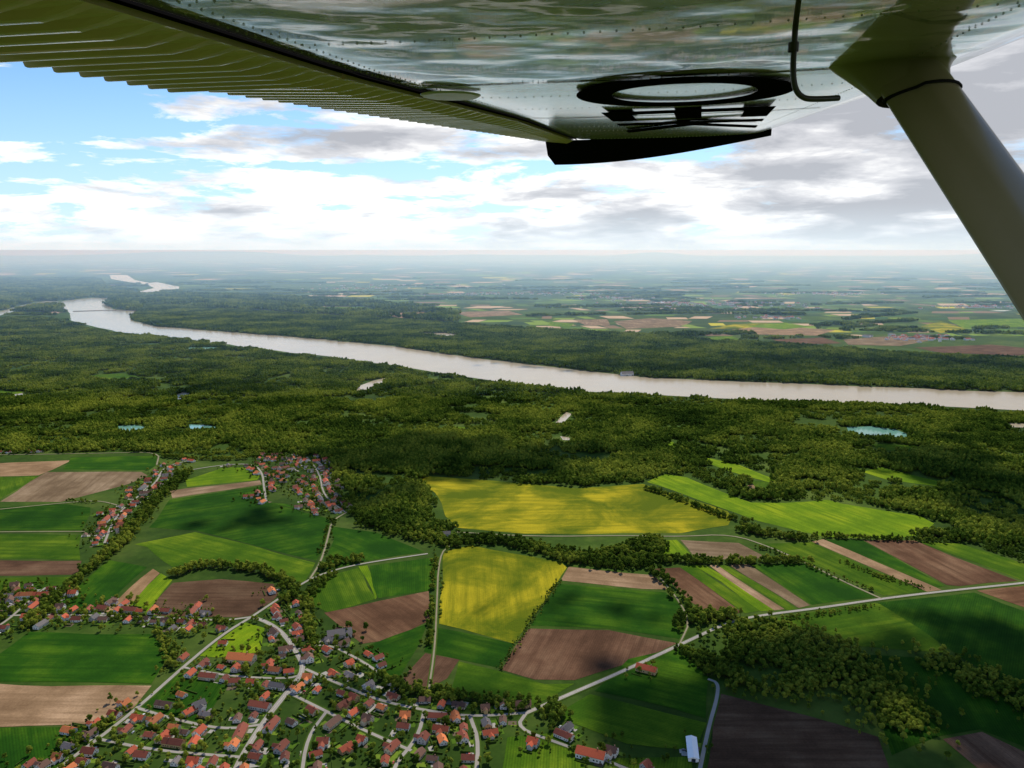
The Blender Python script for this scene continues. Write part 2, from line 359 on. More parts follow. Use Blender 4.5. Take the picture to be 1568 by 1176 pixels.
# ---------------------------------------------------------------- far fields
def m_flat(n,c):
    t=NT(n); P=t.n('ShaderNodeNewGeometry').outputs['Position']
    t.bsdf(t.mix(t.noise(P,.004),tuple(x*.7 for x in c),tuple(x*1.2 for x in c)),.95,.05); return t.m
FM=[m_flat('far_dark_green',(.03,.09,.02)),m_flat('far_light_green',(.17,.25,.03)),m_flat('far_green',(.08,.15,.02)),m_flat('far_brown',(.20,.13,.08)),m_flat('far_tan',(.46,.32,.21)),m_flat('far_yellow',(.46,.40,.03)),m_flat('far_forest_floor',(.02,.05,.015)),m_flat('far_white_reflection',(.80,.80,.77))]  # last colour: white reflections off far greenhouses and lakes, painted as pale strips
v=[];fc=[];ix=[]
forestF2=poly_w([(180,478),(205,495),(240,504),(330,511),(450,521),(600,535),(740,555),(870,570),(1000,584),(1200,592),(1400,600),(1568,606),(1700,612),(1700,556),(1400,543),(1200,528),(1000,515),(800,503),(600,490),(400,478),(260,468),(225,462)])
D=4700.
while D<34000:
    dd=D*.045
    x=-.72*D
    while x<.72*D:
        wx=random.uniform(.03,.11)*D**.75*9.5*.12*3
        wx=min(wx,900)
        pxl=784+x/D*f
        pr=.6
        if pxl<450 and D<16000: pr=.14
        if random.random()<pr:
            y=D+random.uniform(-.2,.2)*dd; sh=random.uniform(-.4,.4)*dd; d2=dd*random.uniform(.3,.85)
            c=random.choices(range(8),[2,2,3,2,3,.7,3,.3])[0]
            if c==7: d2*=.3
            P=[(x,y),(x+wx*.94,y+random.uniform(-.1,.1)*d2),(x+wx*.94+sh,y+d2),(x+sh,y+d2*1.05)]
            cx=sum(q[0] for q in P)/4; cy=sum(q[1] for q in P)/4
            if not pip(forestF2,np.array([cx]),np.array([cy]))[0] and not any(pip(wp,np.array([q[0] for q in P]+[cx]),np.array([q[1] for q in P]+[cy])).any() for wp in waters[:4]):
                n=len(v); v+=[(q[0],q[1],.2+random.random()*.05) for q in P]; fc.append((n,n+1,n+2,n+3)); ix.append(c)
        x+=wx
    D+=dd
mesh_obj('distant_fields',v,fc,FM,ix)
# ---------------------------------------------------------------- tree meshes
def ico(sub):
    import bmesh
    bm=bmesh.new(); bmesh.ops.create_icosphere(bm,subdivisions=sub,radius=1)
    V=[x.co.copy() for x in bm.verts]; F=[tuple(q.index for q in fa.verts) for fa in bm.faces]; bm.free(); return V,F
IC1=ico(1);IC2=ico(2)
def blob(V,F,IX,c,r,rz,ic,seed,amp=.35,mi=0):
    n=len(V)
    for q in ic[0]:
        k=1+amp*noise.noise(q*1.7+Vector((seed,seed*2.3,0)))*1.6
        V.append((c[0]+q.x*r*k,c[1]+q.y*r*k,c[2]+q.z*rz*k))
    for fa in ic[1]: F.append(tuple(a+n for a in fa)); IX.append(mi)
def leaves(V,F,IX,c,r,rz,cnt,size):
    for _ in range(cnt):
        d=Vector((random.gauss(0,1),random.gauss(0,1),random.gauss(.25,1))).normalized()
        q=Vector((c[0]+d.x*r*random.uniform(.85,1.22),c[1]+d.y*r*random.uniform(.85,1.22),c[2]+d.z*rz*random.uniform(.85,1.22)))
        a=Vector((random.gauss(0,1),random.gauss(0,1),random.gauss(0,1))).normalized(); b=a.cross(d+Vector((.01,.3,.1))).normalized(); a=b.cross(d).normalized()*.9+d*random.uniform(-.5,.5)
        s=size*random.uniform(.6,1.3); n=len(V)
        V+= [tuple(q-a*s-b*s*.6),tuple(q+a*s*.3-b*s),tuple(q+a*s+b*s*.5),tuple(q-a*s*.4+b*s)]
        F.append((n,n+1,n+2,n+3)); IX.append(0)
def cyl(V,F,IX,a,b,ra,rb,mi,k=6):
    a=Vector(a);b=Vector(b);d=(b-a).normalized(); s=d.orthogonal().normalized(); t_=d.cross(s); n=len(V)
    for q,r in ((a,ra),(b,rb)):
        for i in range(k):
            an=2*math.pi*i/k; V.append(tuple(q+s*math.cos(an)*r+t_*math.sin(an)*r))
    for i in range(k): F.append((n+i,n+(i+1)%k,n+k+(i+1)%k,n+k+i)); IX.append(mi)
def tree(seed,h,r,conif=False):
    random.seed(seed); V=[];F=[];IX=[]
    cyl(V,F,IX,(0,0,-.5),(0,0,h*.6),.35,.16,1)
    nb=8
    for i in range(nb):
        an=i*2.4+seed; rr=r*random.uniform(.25,.68); zz=h*random.uniform(.42,.85)
        if i==0: rr=0; zz=h*.82
        c=(math.cos(an)*rr,math.sin(an)*rr,zz)
        if i%2: cyl(V,F,IX,(0,0,h*.35),c,.14,.06,1,4)
        br=r*random.uniform(.30,.52)
        blob(V,F,IX,c,br,br*random.uniform(.85,1.2),IC1,seed+i*3.3)
        leaves(V,F,IX,c,br*1.05,br*1.05,40,.55)
    return mesh_obj('deciduous_tree_%02d'%seed,V,F,[LEAF,BARK],IX,do_link=False)
def clump(seed,size,n,h):
    random.seed(seed); V=[];F=[];IX=[]
    for i in range(n):
        x=random.uniform(-.5,.5)*size; y=random.uniform(-.5,.5)*size; hh=h*random.uniform(.7,1.2); r=random.uniform(2.2,4.3)
        cyl(V,F,IX,(x,y,-1),(x,y,hh*.6),.3,.2,1,4)
        blob(V,F,IX,(x,y,hh*.64),r,hh*.38,IC1,seed+i*1.7,.45)
        blob(V,F,IX,(x+random.uniform(-1.5,1.5),y+random.uniform(-1.5,1.5),hh*.82),r*.6,hh*.2,IC1,seed+i*2.9,.4)
        leaves(V,F,IX,(x,y,hh*.66),r,hh*.38,20,.65)
    return mesh_obj('tree_clump_%02d'%seed,V,F,[LEAF,BARK],IX,do_link=False)
CT=bpy.data.collections.new('tree_models'); CC=bpy.data.collections.new('tree_clump_models')
for s in range(5): CT.objects.link(tree(s+1,[11,13,10,15,12][s],[4.2,4.6,4.5,3.6,5][s]))
for s in range(5): CC.objects.link(clump(s+20,34,[28,26,31,24,28][s],[12,13,11.5,14,12.5][s]))
random.seed(11)
def scatter(name,pts,scl,coll,nvar):
    n=len(pts); m=bpy.data.meshes.new(name); m.from_pydata([tuple(q) for q in pts],[],[])
    a=m.attributes.new('scl','FLOAT','POINT'); a.data.foreach_set('value',np.array(scl,dtype=np.float32))
    a=m.attributes.new('rz','FLOAT_VECTOR','POINT'); r=np.zeros((n,3),np.float32); r[:,2]=np.random.rand(n)*6.28; a.data.foreach_set('vector',r.ravel())
    a=m.attributes.new('vi','INT','POINT'); a.data.foreach_set('value',np.random.randint(0,nvar,n).astype(np.int32))
    o=bpy.data.objects.new(name,m); link(o)
    g=bpy.data.node_groups.new(name+'_gn','GeometryNodeTree')
    g.interface.new_socket('Geometry',in_out='INPUT',socket_type='NodeSocketGeometry'); g.interface.new_socket('Geometry',in_out='OUTPUT',socket_type='NodeSocketGeometry')
    N=g.nodes; gi=N.new('NodeGroupInput'); go=N.new('NodeGroupOutput'); ip=N.new('GeometryNodeInstanceOnPoints'); ci=N.new('GeometryNodeCollectionInfo')
    ci.inputs['Collection'].default_value=coll; ci.inputs['Separate Children'].default_value=True; ci.inputs['Reset Children'].default_value=True
    ip.inputs['Pick Instance'].default_value=True
    def na(nm,tp):
        q=N.new('GeometryNodeInputNamedAttribute'); q.data_type=tp; q.inputs['Name'].default_value=nm; return [s for s in q.outputs if s.enabled and s.name=='Attribute'][0]
    l=g.links.new
    l(gi.outputs[0],ip.inputs['Points']); l(ci.outputs[0],ip.inputs['Instance']); l(na('vi','INT'),ip.inputs['Instance Index'])
    l(na('rz','FLOAT_VECTOR'),ip.inputs['Rotation']); l(na('scl','FLOAT'),ip.inputs['Scale']); l(ip.outputs[0],go.inputs[0])
    md=o.modifiers.new('instances','NODES'); md.node_group=g
    print(name,n); return o
def grid_pts(P,step,jit=.5):
    P=np.array(P); x0,y0=P.min(0); x1,y1=P.max(0)
    X,Y=np.meshgrid(np.arange(x0,x1,step),np.arange(y0,y1,step)); X=X.ravel();Y=Y.ravel()
    X=X+(np.random.rand(len(X))-.5)*2*jit*step; Y=Y+(np.random.rand(len(Y))-.5)*2*jit*step
    m=pip(P,X,Y); return X[m],Y[m]
def filt(X,Y,road=0,grow=0):
    m=np.ones(len(X),bool)
    for wp in waters: 
        for dx,dy in ((0,0),(grow,0),(-grow,0),(0,grow),(0,-grow)): m&=~pip(wp,X+dx,Y+dy)
    for fp in FW:
        for dx,dy in ((0,0),(grow*.6,0),(-grow*.6,0),(0,grow*.6),(0,-grow*.6)): m&=~pip(fp,X+dx,Y+dy)
    X=X[m];Y=Y[m]
    if road:
        k=np.array([kr.find((a,b,0))[2]>road for a,b in zip(X,Y)],bool) if len(X) else np.zeros(0,bool)
        X=X[k];Y=Y[k]
    return X,Y
F1=poly_w([(-120,490),(60,486),(100,497),(180,511),(300,525),(400,537),(500,549),(600,562),(700,578),(800,592),(900,602),(1000,608),(1100,613),(1250,618),(1400,623),(1568,632),(1700,637),(1700,930),(1568,862),(1470,828),(1440,800),(1410,788),(1290,768),(1200,766),(1150,766),(1050,727),(985,736),(880,745),(760,735),(660,728),(638,733),(676,795),(700,812),(640,818),(570,800),(540,775),(520,730),(500,698),(350,700),(240,692),(-120,692)])
X,Y=grid_pts(F1,24); 
nz=np.array([noise.noise(Vector((a*.005,b*.005,4)))+.6*noise.noise(Vector((a*.018,b*.018,1))) for a,b in zip(X,Y)])
k=nz>-.40; X=X[k];Y=Y[k];nz=nz[k]
X,Y=filt(X,Y,14,12)
lowscrub=np.array([noise.noise(Vector((a*.006,b*.006,14))) for a,b in zip(X,Y)])
scatter('riverside_forest',np.c_[X,Y,np.zeros(len(X))],np.random.uniform(.8,1.15,len(X))*np.where(lowscrub<-.17,.5,1.0),CC,5)
X,Y=grid_pts(forestF2,34); X,Y=filt(X,Y,0,15)
scatter('opposite_bank_forest',np.c_[X,Y,np.zeros(len(X))],np.random.uniform(1.1,1.4,len(X)),CC,5)
FL=poly_w([(-120,425),(150,428),(160,440),(240,450),(420,455),(560,462),(700,480),(700,494),(500,482),(330,472),(240,466),(215,462),(215,474),(200,484),(100,476),(-120,486)])
X,Y=grid_pts(FL,75); X,Y=filt(X,Y,0,40)
scatter('distant_forest',np.c_[X,Y,np.zeros(len(X))],np.random.uniform(2.2,3.0,len(X)),CC,5)
# belts of woods in the far plain
bx=[];by=[]
for _ in range(150):
    D=random.uniform(4700,15000)*random.uniform(.8,1); x=random.uniform(-.7,.75)*D; ln=random.uniform(200,1500)
    a=random.gauss(0,.35)
    for s in np.arange(0,ln,38):
        for r in range(random.choice([1,1,3])): bx.append(x+s*math.cos(a)+random.uniform(-20,20)); by.append(D+s*math.sin(a)+r*40+random.uniform(-15,15))
bx,by=filt(np.array(bx),np.array(by),0,25)
scatter('distant_windbreak_trees',np.c_[bx,by,np.zeros(len(bx))],np.random.uniform(.9,1.7,len(bx)),CC,5)
# tree rows
rows=[(18,[(40,965),(75,930),(120,890),(160,850),(200,825)],1),(26,[(165,850),(200,815),(230,775),(262,745),(290,722)],.9),
(16,[(262,885),(300,870),(340,868),(400,876),(440,893),(455,912),(430,925)],1.1),(20,[(490,873),(520,862),(555,860)],1.1),(14,[(510,795),(500,830),(490,850)],.7),
(40,[(560,800),(600,812),(660,826),(700,836)],1),(34,[(700,830),(760,828),(830,842),(870,856),(930,868),(990,862),(1010,845),(1000,828)],1.1),(30,[(860,858),(940,850),(1000,826)],1.1),
(13,[(985,748),(1040,765),(1075,780),(1110,793),(1150,800)],.95),(24,[(1130,812),(1190,822),(1240,828)],1.1),(16,[(998,872),(1030,905),(1060,940),(1045,965)],1.1),(30,[(1050,955),(1080,945),(1130,952)],1.2),
(14,[(668,855),(668,920),(655,990)],.8),(18,[(1010,858),(1080,862),(1160,862),(1240,862)],1.05),(24,[(1405,822),(1430,818),(1460,824)],1.1),(12,[(1160,838),(1240,868),(1330,905)],.6),
(14,[(1250,822),(1370,828),(1470,830)],.8),(12,[(650,1060),(700,1064),(780,1085)],.9),(60,[(1110,1010),(1180,990),(1260,1030),(1200,1060)],.9),(80,[(1130,965),(1240,985),(1330,1040),(1380,1110)],.9),(60,[(1420,1010),(1500,1040),(1600,1090)],.8),
(34,[(1060,1000),(1110,1030),(1150,1060)],.9),(16,[(240,700),(330,705),(380,703)],.9),(14,[(0,955),(45,925)],.9),(18,[(510,880),(480,900),(465,930),(480,1000)],.8),(16,[(575,1035),(620,1060),(700,1075)],1),
(18,[(240,968),(270,1000),(250,1030)],.7),(18,[(1010,690),(1060,720),(1100,745),(1180,765)],.9),(24,[(530,765),(560,800)],1),(10,[(100,768),(150,770)],.6),(14,[(1040,990),(1085,1035)],.8),(20,[(780,1085),(860,1085),(840,1110)],1),
(10,[(810,955),(858,888)],.45),(9,[(765,1026),(812,960)],.4),(10,[(75,938),(240,950),(380,955)],.7),(12,[(1165,955),(1300,935),(1340,928)],.5),(16,[(205,1085),(150,1118),(100,1160)],.7),(14,[(1290,860),(1330,880),(1420,902)],.5)]
tx=[];ty=[];ts=[]
for wd,pl,sc in rows:
    P=smooth(poly_w(pl),1)
    for a,b in zip(P,P[1:]):
        d=math.dist(a,b); cnt=max(1,int(d*wd/20))
        for _ in range(cnt):
            u_=random.random(); tx.append(a[0]+(b[0]-a[0])*u_+random.gauss(0,wd*.3)); ty.append(a[1]+(b[1]-a[1])*u_+random.gauss(0,wd*.3)); ts.append(sc*random.uniform(.45,1.05))
tx=np.array(tx);ty=np.array(ty);ts=np.array(ts)
k=np.array([kr.find((a,b,0))[2]>5.0 for a,b in zip(tx,ty)]); tx,ty,ts=tx[k],ty[k],ts[k]
scatter('hedgerow_trees',np.c_[tx,ty,np.zeros(len(tx))],ts,CT,5)
# ---------------------------------------------------------------- houses
WALLS=[simple('plaster_%s'%n,c,.85,.2,.1,.5) for n,c in (('white',(.80,.78,.74)),('cream',(.66,.57,.42)),('grey',(.48,.47,.46)),('ochre',(.52,.38,.18)))]
def m_roof(n,c):
    t=NT(n); P=t.n('ShaderNodeNewGeometry').outputs['Position']; oi=t.n('ShaderNodeObjectInfo').outputs['Random']
    nz=t.noise(P,.9,5,.7); cc=t.mix(nz,tuple(x*.55 for x in c),tuple(x*1.35 for x in c))
    vr=t.ramp(oi,[(0,(.6,.62,.66)),(1,(1.3,1.2,1.15))]); cc=t.mix(1.0,cc,vr,'MULTIPLY')
    wv=t.n('ShaderNodeTexWave',{'Vector':P,'Scale':.5},bands_direction='Z').outputs['Fac']
    t.bsdf(cc,.8,.25,bump=wv,bs=.4,bd=.05); return t.m
ROOFS=[m_roof('roof_red',(.38,.080,.035)),m_roof('roof_dark_red',(.20,.055,.032)),m_roof('roof_brown',(.13,.07,.05)),m_roof('roof_grey',(.15,.14,.14)),m_roof('roof_orange',(.48,.15,.05))]
GLASS=simple('window_glass',(.03,.04,.05),.1,.6,.1); DOOR=simple('door_wood',(.12,.07,.04)); BRICK=simple('chimney_brick',(.25,.14,.10)); 
def mk(name,V,F,mat):
    m=bpy.data.meshes.new(name); m.from_pydata(V,[],F); m.materials.append(mat); return m
def boxv(V,F,x0,x1,y0,y1,z0,z1):
    n=len(V); V+=[(x0,y0,z0),(x1,y0,z0),(x1,y1,z0),(x0,y1,z0),(x0,y0,z1),(x1,y0,z1),(x1,y1,z1),(x0,y1,z1)]
    F+=[tuple(a+n for a in q) for q in ((3,2,1,0),(4,5,6,7),(0,1,5,4),(1,2,6,5),(2,3,7,6),(3,0,4,7))]
DIM=[(13,9,3.4,3.2),(11,9.5,5.2,3.6),(16,8.5,3.6,3.0),(10,8,3.0,2.6),(22,10,4.2,3.4)]
HP=[]
for vi,(l_,w_,h_,rh) in enumerate(DIM):
    d={}
    V=[];F=[]; X_=l_/2;Y_=w_/2
    V=[(-X_,-Y_,-.3),(X_,-Y_,-.3),(X_,Y_,-.3),(-X_,Y_,-.3),(-X_,-Y_,h_),(X_,-Y_,h_),(X_,Y_,h_),(-X_,Y_,h_),(-X_,0,h_+rh),(X_,0,h_+rh)]
    F=[(0,1,5,4),(2,3,7,6),(1,2,6,9,5),(3,0,4,8,7)]
    if vi in (1,2): # annex wing
        n=len(V); V2=[(-2.6,0,-.3),(2.6,0,-.3),(2.6,-Y_-5,-.3),(-2.6,-Y_-5,-.3),(-2.6,0,h_-.4),(2.6,0,h_-.4),(2.6,-Y_-5,h_-.4),(-2.6,-Y_-5,h_-.4),(0,0,h_+1.4),(0,-Y_-5,h_+1.4)]
        V+=V2; F+=[tuple(a+n for a in q) for q in ((3,2,6,9,7),(0,3,7,4),(2,1,5,6))]
    d['walls']=[mk('walls',V,F,wm) for wm in WALLS]
    V=[];F=[]; o_=.55; sl_=rh/Y_; T=.22
    def slope(V,F,x0,x1,ye,ze,yr,zr):
        n=len(V); V+=[(x0,ye,ze),(x1,ye,ze),(x1,yr,zr),(x0,yr,zr),(x0,ye,ze+T),(x1,ye,ze+T),(x1,yr,zr+T),(x0,yr,zr+T)]
        F+=[tuple(a+n for a in q) for q in ((3,2,1,0),(4,5,6,7),(0,1,5,4),(1,2,6,5),(2,3,7,6),(3,0,4,7))]
    slope(V,F,-X_-o_,X_+o_,-Y_-o_,h_-o_*sl_+.02,0,h_+rh+.02); slope(V,F,X_+o_,-X_-o_,Y_+o_,h_-o_*sl_+.02,0.002,h_+rh+.02)
    if vi in (1,2):
        n=len(V); a=h_-.65; b=h_+1.45
        V+=[(-3,-.5,a),(-3,-Y_-5.4,a),(0,-Y_-5.4,b),(0,-.5,b),(3,-.5,a),(3,-Y_-5.4,a),(-3,-.5,a+T),(-3,-Y_-5.4,a+T),(0,-Y_-5.4,b+T),(0,-.5,b+T),(3,-.5,a+T),(3,-Y_-5.4,a+T)]
        F+=[tuple(q+n for q in s) for s in ((6,7,8,9),(9,8,11,10),(0,1,7,6),(5,4,10,11),(1,2,8,7),(2,5,11,8))]
    d['roof']=[mk('roof',V,F,rm) for rm in ROOFS]
    V=[];F=[]
    for fl in range(2 if h_>4.5 else 1):
        zz=1.0+fl*2.6
        for sx in np.arange(-X_+1.6,X_-1,2.6):
            if fl==0 and abs(sx)<1.4: continue
            boxv(V,F,sx-.55,sx+.55,-Y_-.04,-Y_+.02,zz,zz+1.3); boxv(V,F,sx-.55,sx+.55,Y_-.02,Y_+.04,zz,zz+1.3)
        for s in (-1,1):
            for yy in (-1.9,1.9): boxv(V,F,s*X_-.04,s*X_+.04,yy-.5,yy+.5,zz,zz+1.3)
    for s in (-1,1): boxv(V,F,s*X_-.04,s*X_+.04,-.5,.5,h_+.5,h_+1.5)
    d['windows']=mk('windows',V,F,GLASS)
    V=[];F=[]; boxv(V,F,-.55,.55,Y_-.02,Y_+.06,-.1,2.1); boxv(V,F,X_-3,X_-.6,-Y_-.05,-Y_+.02,-.1,.8); d['door']=mk('door',V,F,DOOR)
    V=[];F=[]; boxv(V,F,X_*.4,X_*.4+.8,.4,1.2,h_,h_+rh+1.0); boxv(V,F,X_*.4-.08,X_*.4+.88,.32,1.28,h_+rh+1.0,h_+rh+1.15); d['chimney']=mk('chimney',V,F,BRICK)
    HP.append(d)
houses=[]
def house(x,y,rot,vi,ri=None,wi=None,name='village_house',s=1.0):
    e=bpy.data.objects.new(name,None); e.empty_display_size=3; link(e); e.location=(x,y,.15); e.rotation_euler[2]=rot; e.scale=(s,s,s)
    d=HP[vi]; ri=random.choices(range(5),[5,4.5,2.6,1.2,2.2])[0] if ri is None else ri; wi=random.choices(range(4),[6,3,2,1])[0] if wi is None else wi
    for k,m in (('walls',d['walls'][wi]),('roof',d['roof'][ri]),('windows',d['windows']),('door',d['door']),('chimney',d['chimney'])):
        c=bpy.data.objects.new(k,m); link(c,e)
    houses.append((x,y,rot))
streets=[([(60,941),(170,943),(260,946),(340,951)],1,.9),([(385,945),(340,972),(280,1022)],.5,.4),([(432,968),(468,1025),(440,1060),(400,1110),(360,1176),(340,1240)],1.2,.8),
([(210,1085),(150,1132),(90,1176),(30,1230)],1.0,.9),([(468,1025),(520,1048),(580,1073),(650,1088),(720,1098),(806,1092)],.8,.6),
([(400,1110),(340,1118),(260,1100),(212,1085)],1.1,.7),([(150,1132),(240,1150),(370,1160)],1.2,.9),([(650,1088),(640,1130),(600,1176),(590,1240)],1.0,.7),
([(720,1098),(735,1140),(720,1240)],1.1,.7),([(806,1092),(790,1115),(860,1140),(930,1165),(1010,1200)],.3,.45),([(440,1060),(500,1090),(560,1120),(630,1150)],.8,.6),
([(280,1022),(350,1036),(440,1040)],.7,.65),([(-60,985),(0,960),(40,925),(70,900)],2,1),([(452,995),(500,985),(550,1010),(580,1030)],.7,.55),([(500,1090),(470,1130),(460,1200)],.9,.6),
([(160,832),(172,800),(195,772),(240,740),(250,715),(290,705)],.8,.8),([(290,720),(340,712),(388,710),(402,724)],.4,.4),([(404,745),(408,768)],.8,.6),([(400,700),(470,700),(490,725),(495,760),(530,785)],1.0,.9),
([(410,720),(440,735),(470,750),(500,790)],1.0,.8),([(408,768),(440,772)],.6,.6),([(430,715),(500,712)],1.2,.9),([(-60,697),(60,694)],.3,.5),([(-60,925),(50,910)],2,1),([(430,905),(470,1000)],.6,.5)]
hp=[]
for pl,dens,pr in streets:
    P=smooth(poly_w(pl),1)
    carry=0
    for a,b in zip(P,P[1:]):
        d=math.dist(a,b); ux,uy=(b[0]-a[0])/d,(b[1]-a[1])/d; s=carry
        while s<d:
            for sd in (-1,1):
                for row in range(3):
                    if row and random.random()>(dens-.6*row)*.5: continue
                    if row==0 and random.random()>pr: continue
                    off=sd*(13+row*21+random.uniform(-2.5,5)); x=a[0]+ux*s-uy*off+random.uniform(-3,3); y=a[1]+uy*s+ux*off
                    if kr.find((x,y,0))[2]<8.5: continue
                    if any((x-q[0])**2+(y-q[1])**2<15**2 for q in hp): continue
                    rot=math.atan2(uy,ux)+(math.pi/2 if random.random()<.4 else 0)+random.gauss(0,.10)
                    hp.append((x,y)); house(x,y,rot,random.choices(range(5),[4,3,3,2,1.2])[0],s=random.uniform(.82,1.08))
            s+=random.uniform(15,24)
        carry=s-d
print('houses',len(houses))
def special(px,py,rot,vi,ri,wi,name,s=1): 
    x,y=G(px,py); house(x,y,rot,vi,ri,wi,name,s)
special(990,1028,-.5,4,0,3,'red_roof_barn',1.1); special(868,1118,.9,0,3,0,'village_house')
special(370,1013,-.15,4,4,1,'farm_barn',1.5); special(305,1085,.8,1,3,0,'grey_roof_house',1.1); special(905,1160,-.4,4,0,0,'farm_barn',1.3); special(520,975,.3,4,3,2,'farm_barn',1.4); special(680,820,.2,4,3,0,'farmhouse',1.0)
special(960,575,.2,4,3,0,'riverside_building',2.2)
# long white metal barn
WM=simple('white_sheet_metal',(.80,.80,.78),.5,.3,.06,.5)
e=bpy.data.objects.new('long_white_barn',None); link(e); x_,y_=G(1060,1150); e.location=(x_,y_,.15); e.rotation_euler[2]=1.42
V=[];F=[]; boxv(V,F,-18,18,-5,5,-.2,4); link(bpy.data.objects.new('walls',mk('walls',V,F,WM)),e)
V=[(-18.5,-5.6,3.9),(18.5,-5.6,3.9),(18.5,0,5.6),(-18.5,0,5.6),(-18.5,5.6,3.9),(18.5,5.6,3.9)]; F=[(0,1,2,3),(3,2,5,4),(0,3,4),(1,5,2)]; link(bpy.data.objects.new('roof',mk('roof',V,F,WM)),e)
V=[];F=[]
for k_ in range(-15,16,5): boxv(V,F,k_-1,k_+1,-5.06,-4.98,1.6,2.8)
boxv(V,F,-18.05,-17.95,-2,2,0,3.4); link(bpy.data.objects.new('windows_and_door',mk('windows_and_door',V,F,GLASS)),e); houses.append((x_,y_,1.42))
# gardens
kh=KDTree(len(houses))
for i,q in enumerate(houses): kh.insert((q[0],q[1],0),i)
kh.balance()
GM=[simple('lawn',(.06,.12,.010),.95,.05,.35,.2),simple('lawn_light',(.12,.18,.018),.95,.05,.35,.2),simple('vegetable_plot',(.12,.09,.06),.95,.05,.4,.5),simple('courtyard_paving',(.30,.28,.25),.9,.1,.3,.3),simple('shrub_bed',(.025,.05,.008),.95,.05,.4,.4)]
HG=simple('hedge_leaf',(.035,.065,.010),.95,.05,.5,1.5)
v=[];fc=[];ix=[];hv=[];hf=[]
for (x,y,r) in houses:
    c,s=math.cos(r),math.sin(r)
    def T2(a,b): return (x+a*c-b*s,y+a*s+b*c)
    for j in range(5):
        a0=random.uniform(-15,8);b0=random.uniform(-17,8);aw=random.uniform(4,11);bw=random.uniform(4,12)
        n=len(v); zz=.05+random.random()*.045
        v+=[(*T2(a0,b0),zz),(*T2(a0+aw,b0),zz),(*T2(a0+aw,b0+bw),zz),(*T2(a0,b0+bw),zz)]; fc.append((n,n+1,n+2,n+3)); ix.append(random.choices(range(5),[5,3,1.2,2.2,2.4])[0])
    for j in range(2):
        b0=random.choice([-14,14,-11,12]); a0=random.uniform(-14,-4); a1=a0+random.uniform(8,20)
        if kr.find((*T2((a0+a1)/2,b0),0))[2]<9: continue
        V=[];F=[]
        boxv(V,F,a0,a1,b0-.5,b0+.5,0,random.uniform(1.2,2)); n=len(hv)
        hv+=[(*T2(q[0],q[1]),q[2]) for q in V]; hf+=[tuple(k+n for k in q) for q in F]
mesh_obj('village_gardens',v,fc,GM,ix); mesh_obj('garden_hedges',hv,hf,[HG])
tx=[];ty=[];ts=[]
for (x,y,r) in houses:
    for _ in range(random.choice([6,8,10,12])):
        a=random.uniform(0,6.28); d=random.uniform(9,34); q=(x+math.cos(a)*d,y+math.sin(a)*d)
        if kh.find((*q,0))[2]>8 and kr.find((*q,0))[2]>4.5: tx.append(q[0]);ty.append(q[1]);ts.append(random.choice([.3,.4,.55,.8])*random.uniform(.8,1.15))
scatter('village_trees',np.c_[tx,ty,np.zeros(len(tx))],ts,CT,5)
# cars
TYRE=simple('tyre',(.02,.02,.02))
def car_mesh(mat):
    V=[];F=[];IX=[]
    prof=[(-2.1,.35),(-2.15,.75),(-1.9,.95),(-1.3,1.0),(-.8,1.42),(.7,1.45),(1.3,1.0),(2.0,.9),(2.15,.6),(2.1,.35)]
    for sy in (-.85,.85): V+=[(a,sy*(.85 if b>1.1 else 1),b) for a,b in prof]
    n=len(prof); F.append(tuple(range(n))); F.append(tuple(range(2*n-1,n-1,-1))); IX+=[0,0]
    for i in range(n): j=(i+1)%n; F.append((i,n+i,n+j,j)); IX.append(1 if i in (3,5) else 0)
    for sx in (-1.3,1.3):
        for sy in (-.9,.7): cyl(V,F,IX,(sx,sy,.33),(sx,sy+.2,.33),.33,.33,2,10)
    m=bpy.data.meshes.new('car'); m.from_pydata(V,[],F)
    for q in (mat,GLASS,TYRE): m.materials.append(q)
    m.polygons.foreach_set('material_index',IX); return m
CM=[car_mesh(simple('car_paint_'+n,c,.3,.5,.02)) for n,c in (('white',(.75,.75,.75)),('silver',(.4,.42,.44)),('red',(.4,.04,.03)),('dark',(.04,.05,.07)))]
for i in range(60):
    h=random.choice(houses); r=h[2]+random.choice([0,math.pi/2]); q=(h[0]+math.cos(h[2]+1.57)*8.5,h[1]+math.sin(h[2]+1.57)*8.5)
    if kh.find((*q,0))[2]<7.5: continue
    o=bpy.data.objects.new('parked_car',random.choice(CM)); link(o); o.location=(*q,.12); o.rotation_euler[2]=r
# distant villages
v=[];fc=[];ix=[]
for cx,cy,n,sx,sy in [(950,457,60,420,260),(1090,466,130,900,350),(1410,518,60,260,120),(740,450,50,600,200),(540,442,40,600,200),(600,437,40,900,200),(880,450,50,700,200),(1250,450,50,700,300),(1500,470,40,500,200),(1180,487,25,200,100)]:
    X0,Y0=G(cx,cy)
    for _ in range(n):
        x=X0+random.gauss(0,sx*.5); y=Y0+random.gauss(0,sy*.6); r=random.uniform(0,3.1); a=random.uniform(9,22);b=random.uniform(7,12);h=random.uniform(5,9)
        c,s=math.cos(r),math.sin(r); L8=[(-a,-b,0),(a,-b,0),(a,b,0),(-a,b,0),(-a,-b,h),(a,-b,h),(a,b,h),(-a,b,h),(-a,0,h+6),(a,0,h+6)]
        k=len(v); v+=[(x+q[0]*c-q[1]*s,y+q[0]*s+q[1]*c,q[2]) for q in L8]
        fc+=[tuple(k+j for j in q) for q in ((0,1,5,4),(2,3,7,6),(1,2,6,9,5),(3,0,4,8,7),(4,5,9,8),(6,7,8,9))]; rr=random.choice([1,1,2]); ix+=[0,0,0,0,rr,rr]
mesh_obj('distant_village',v,fc,[WALLS[0],ROOFS[0],ROOFS[3]],ix)
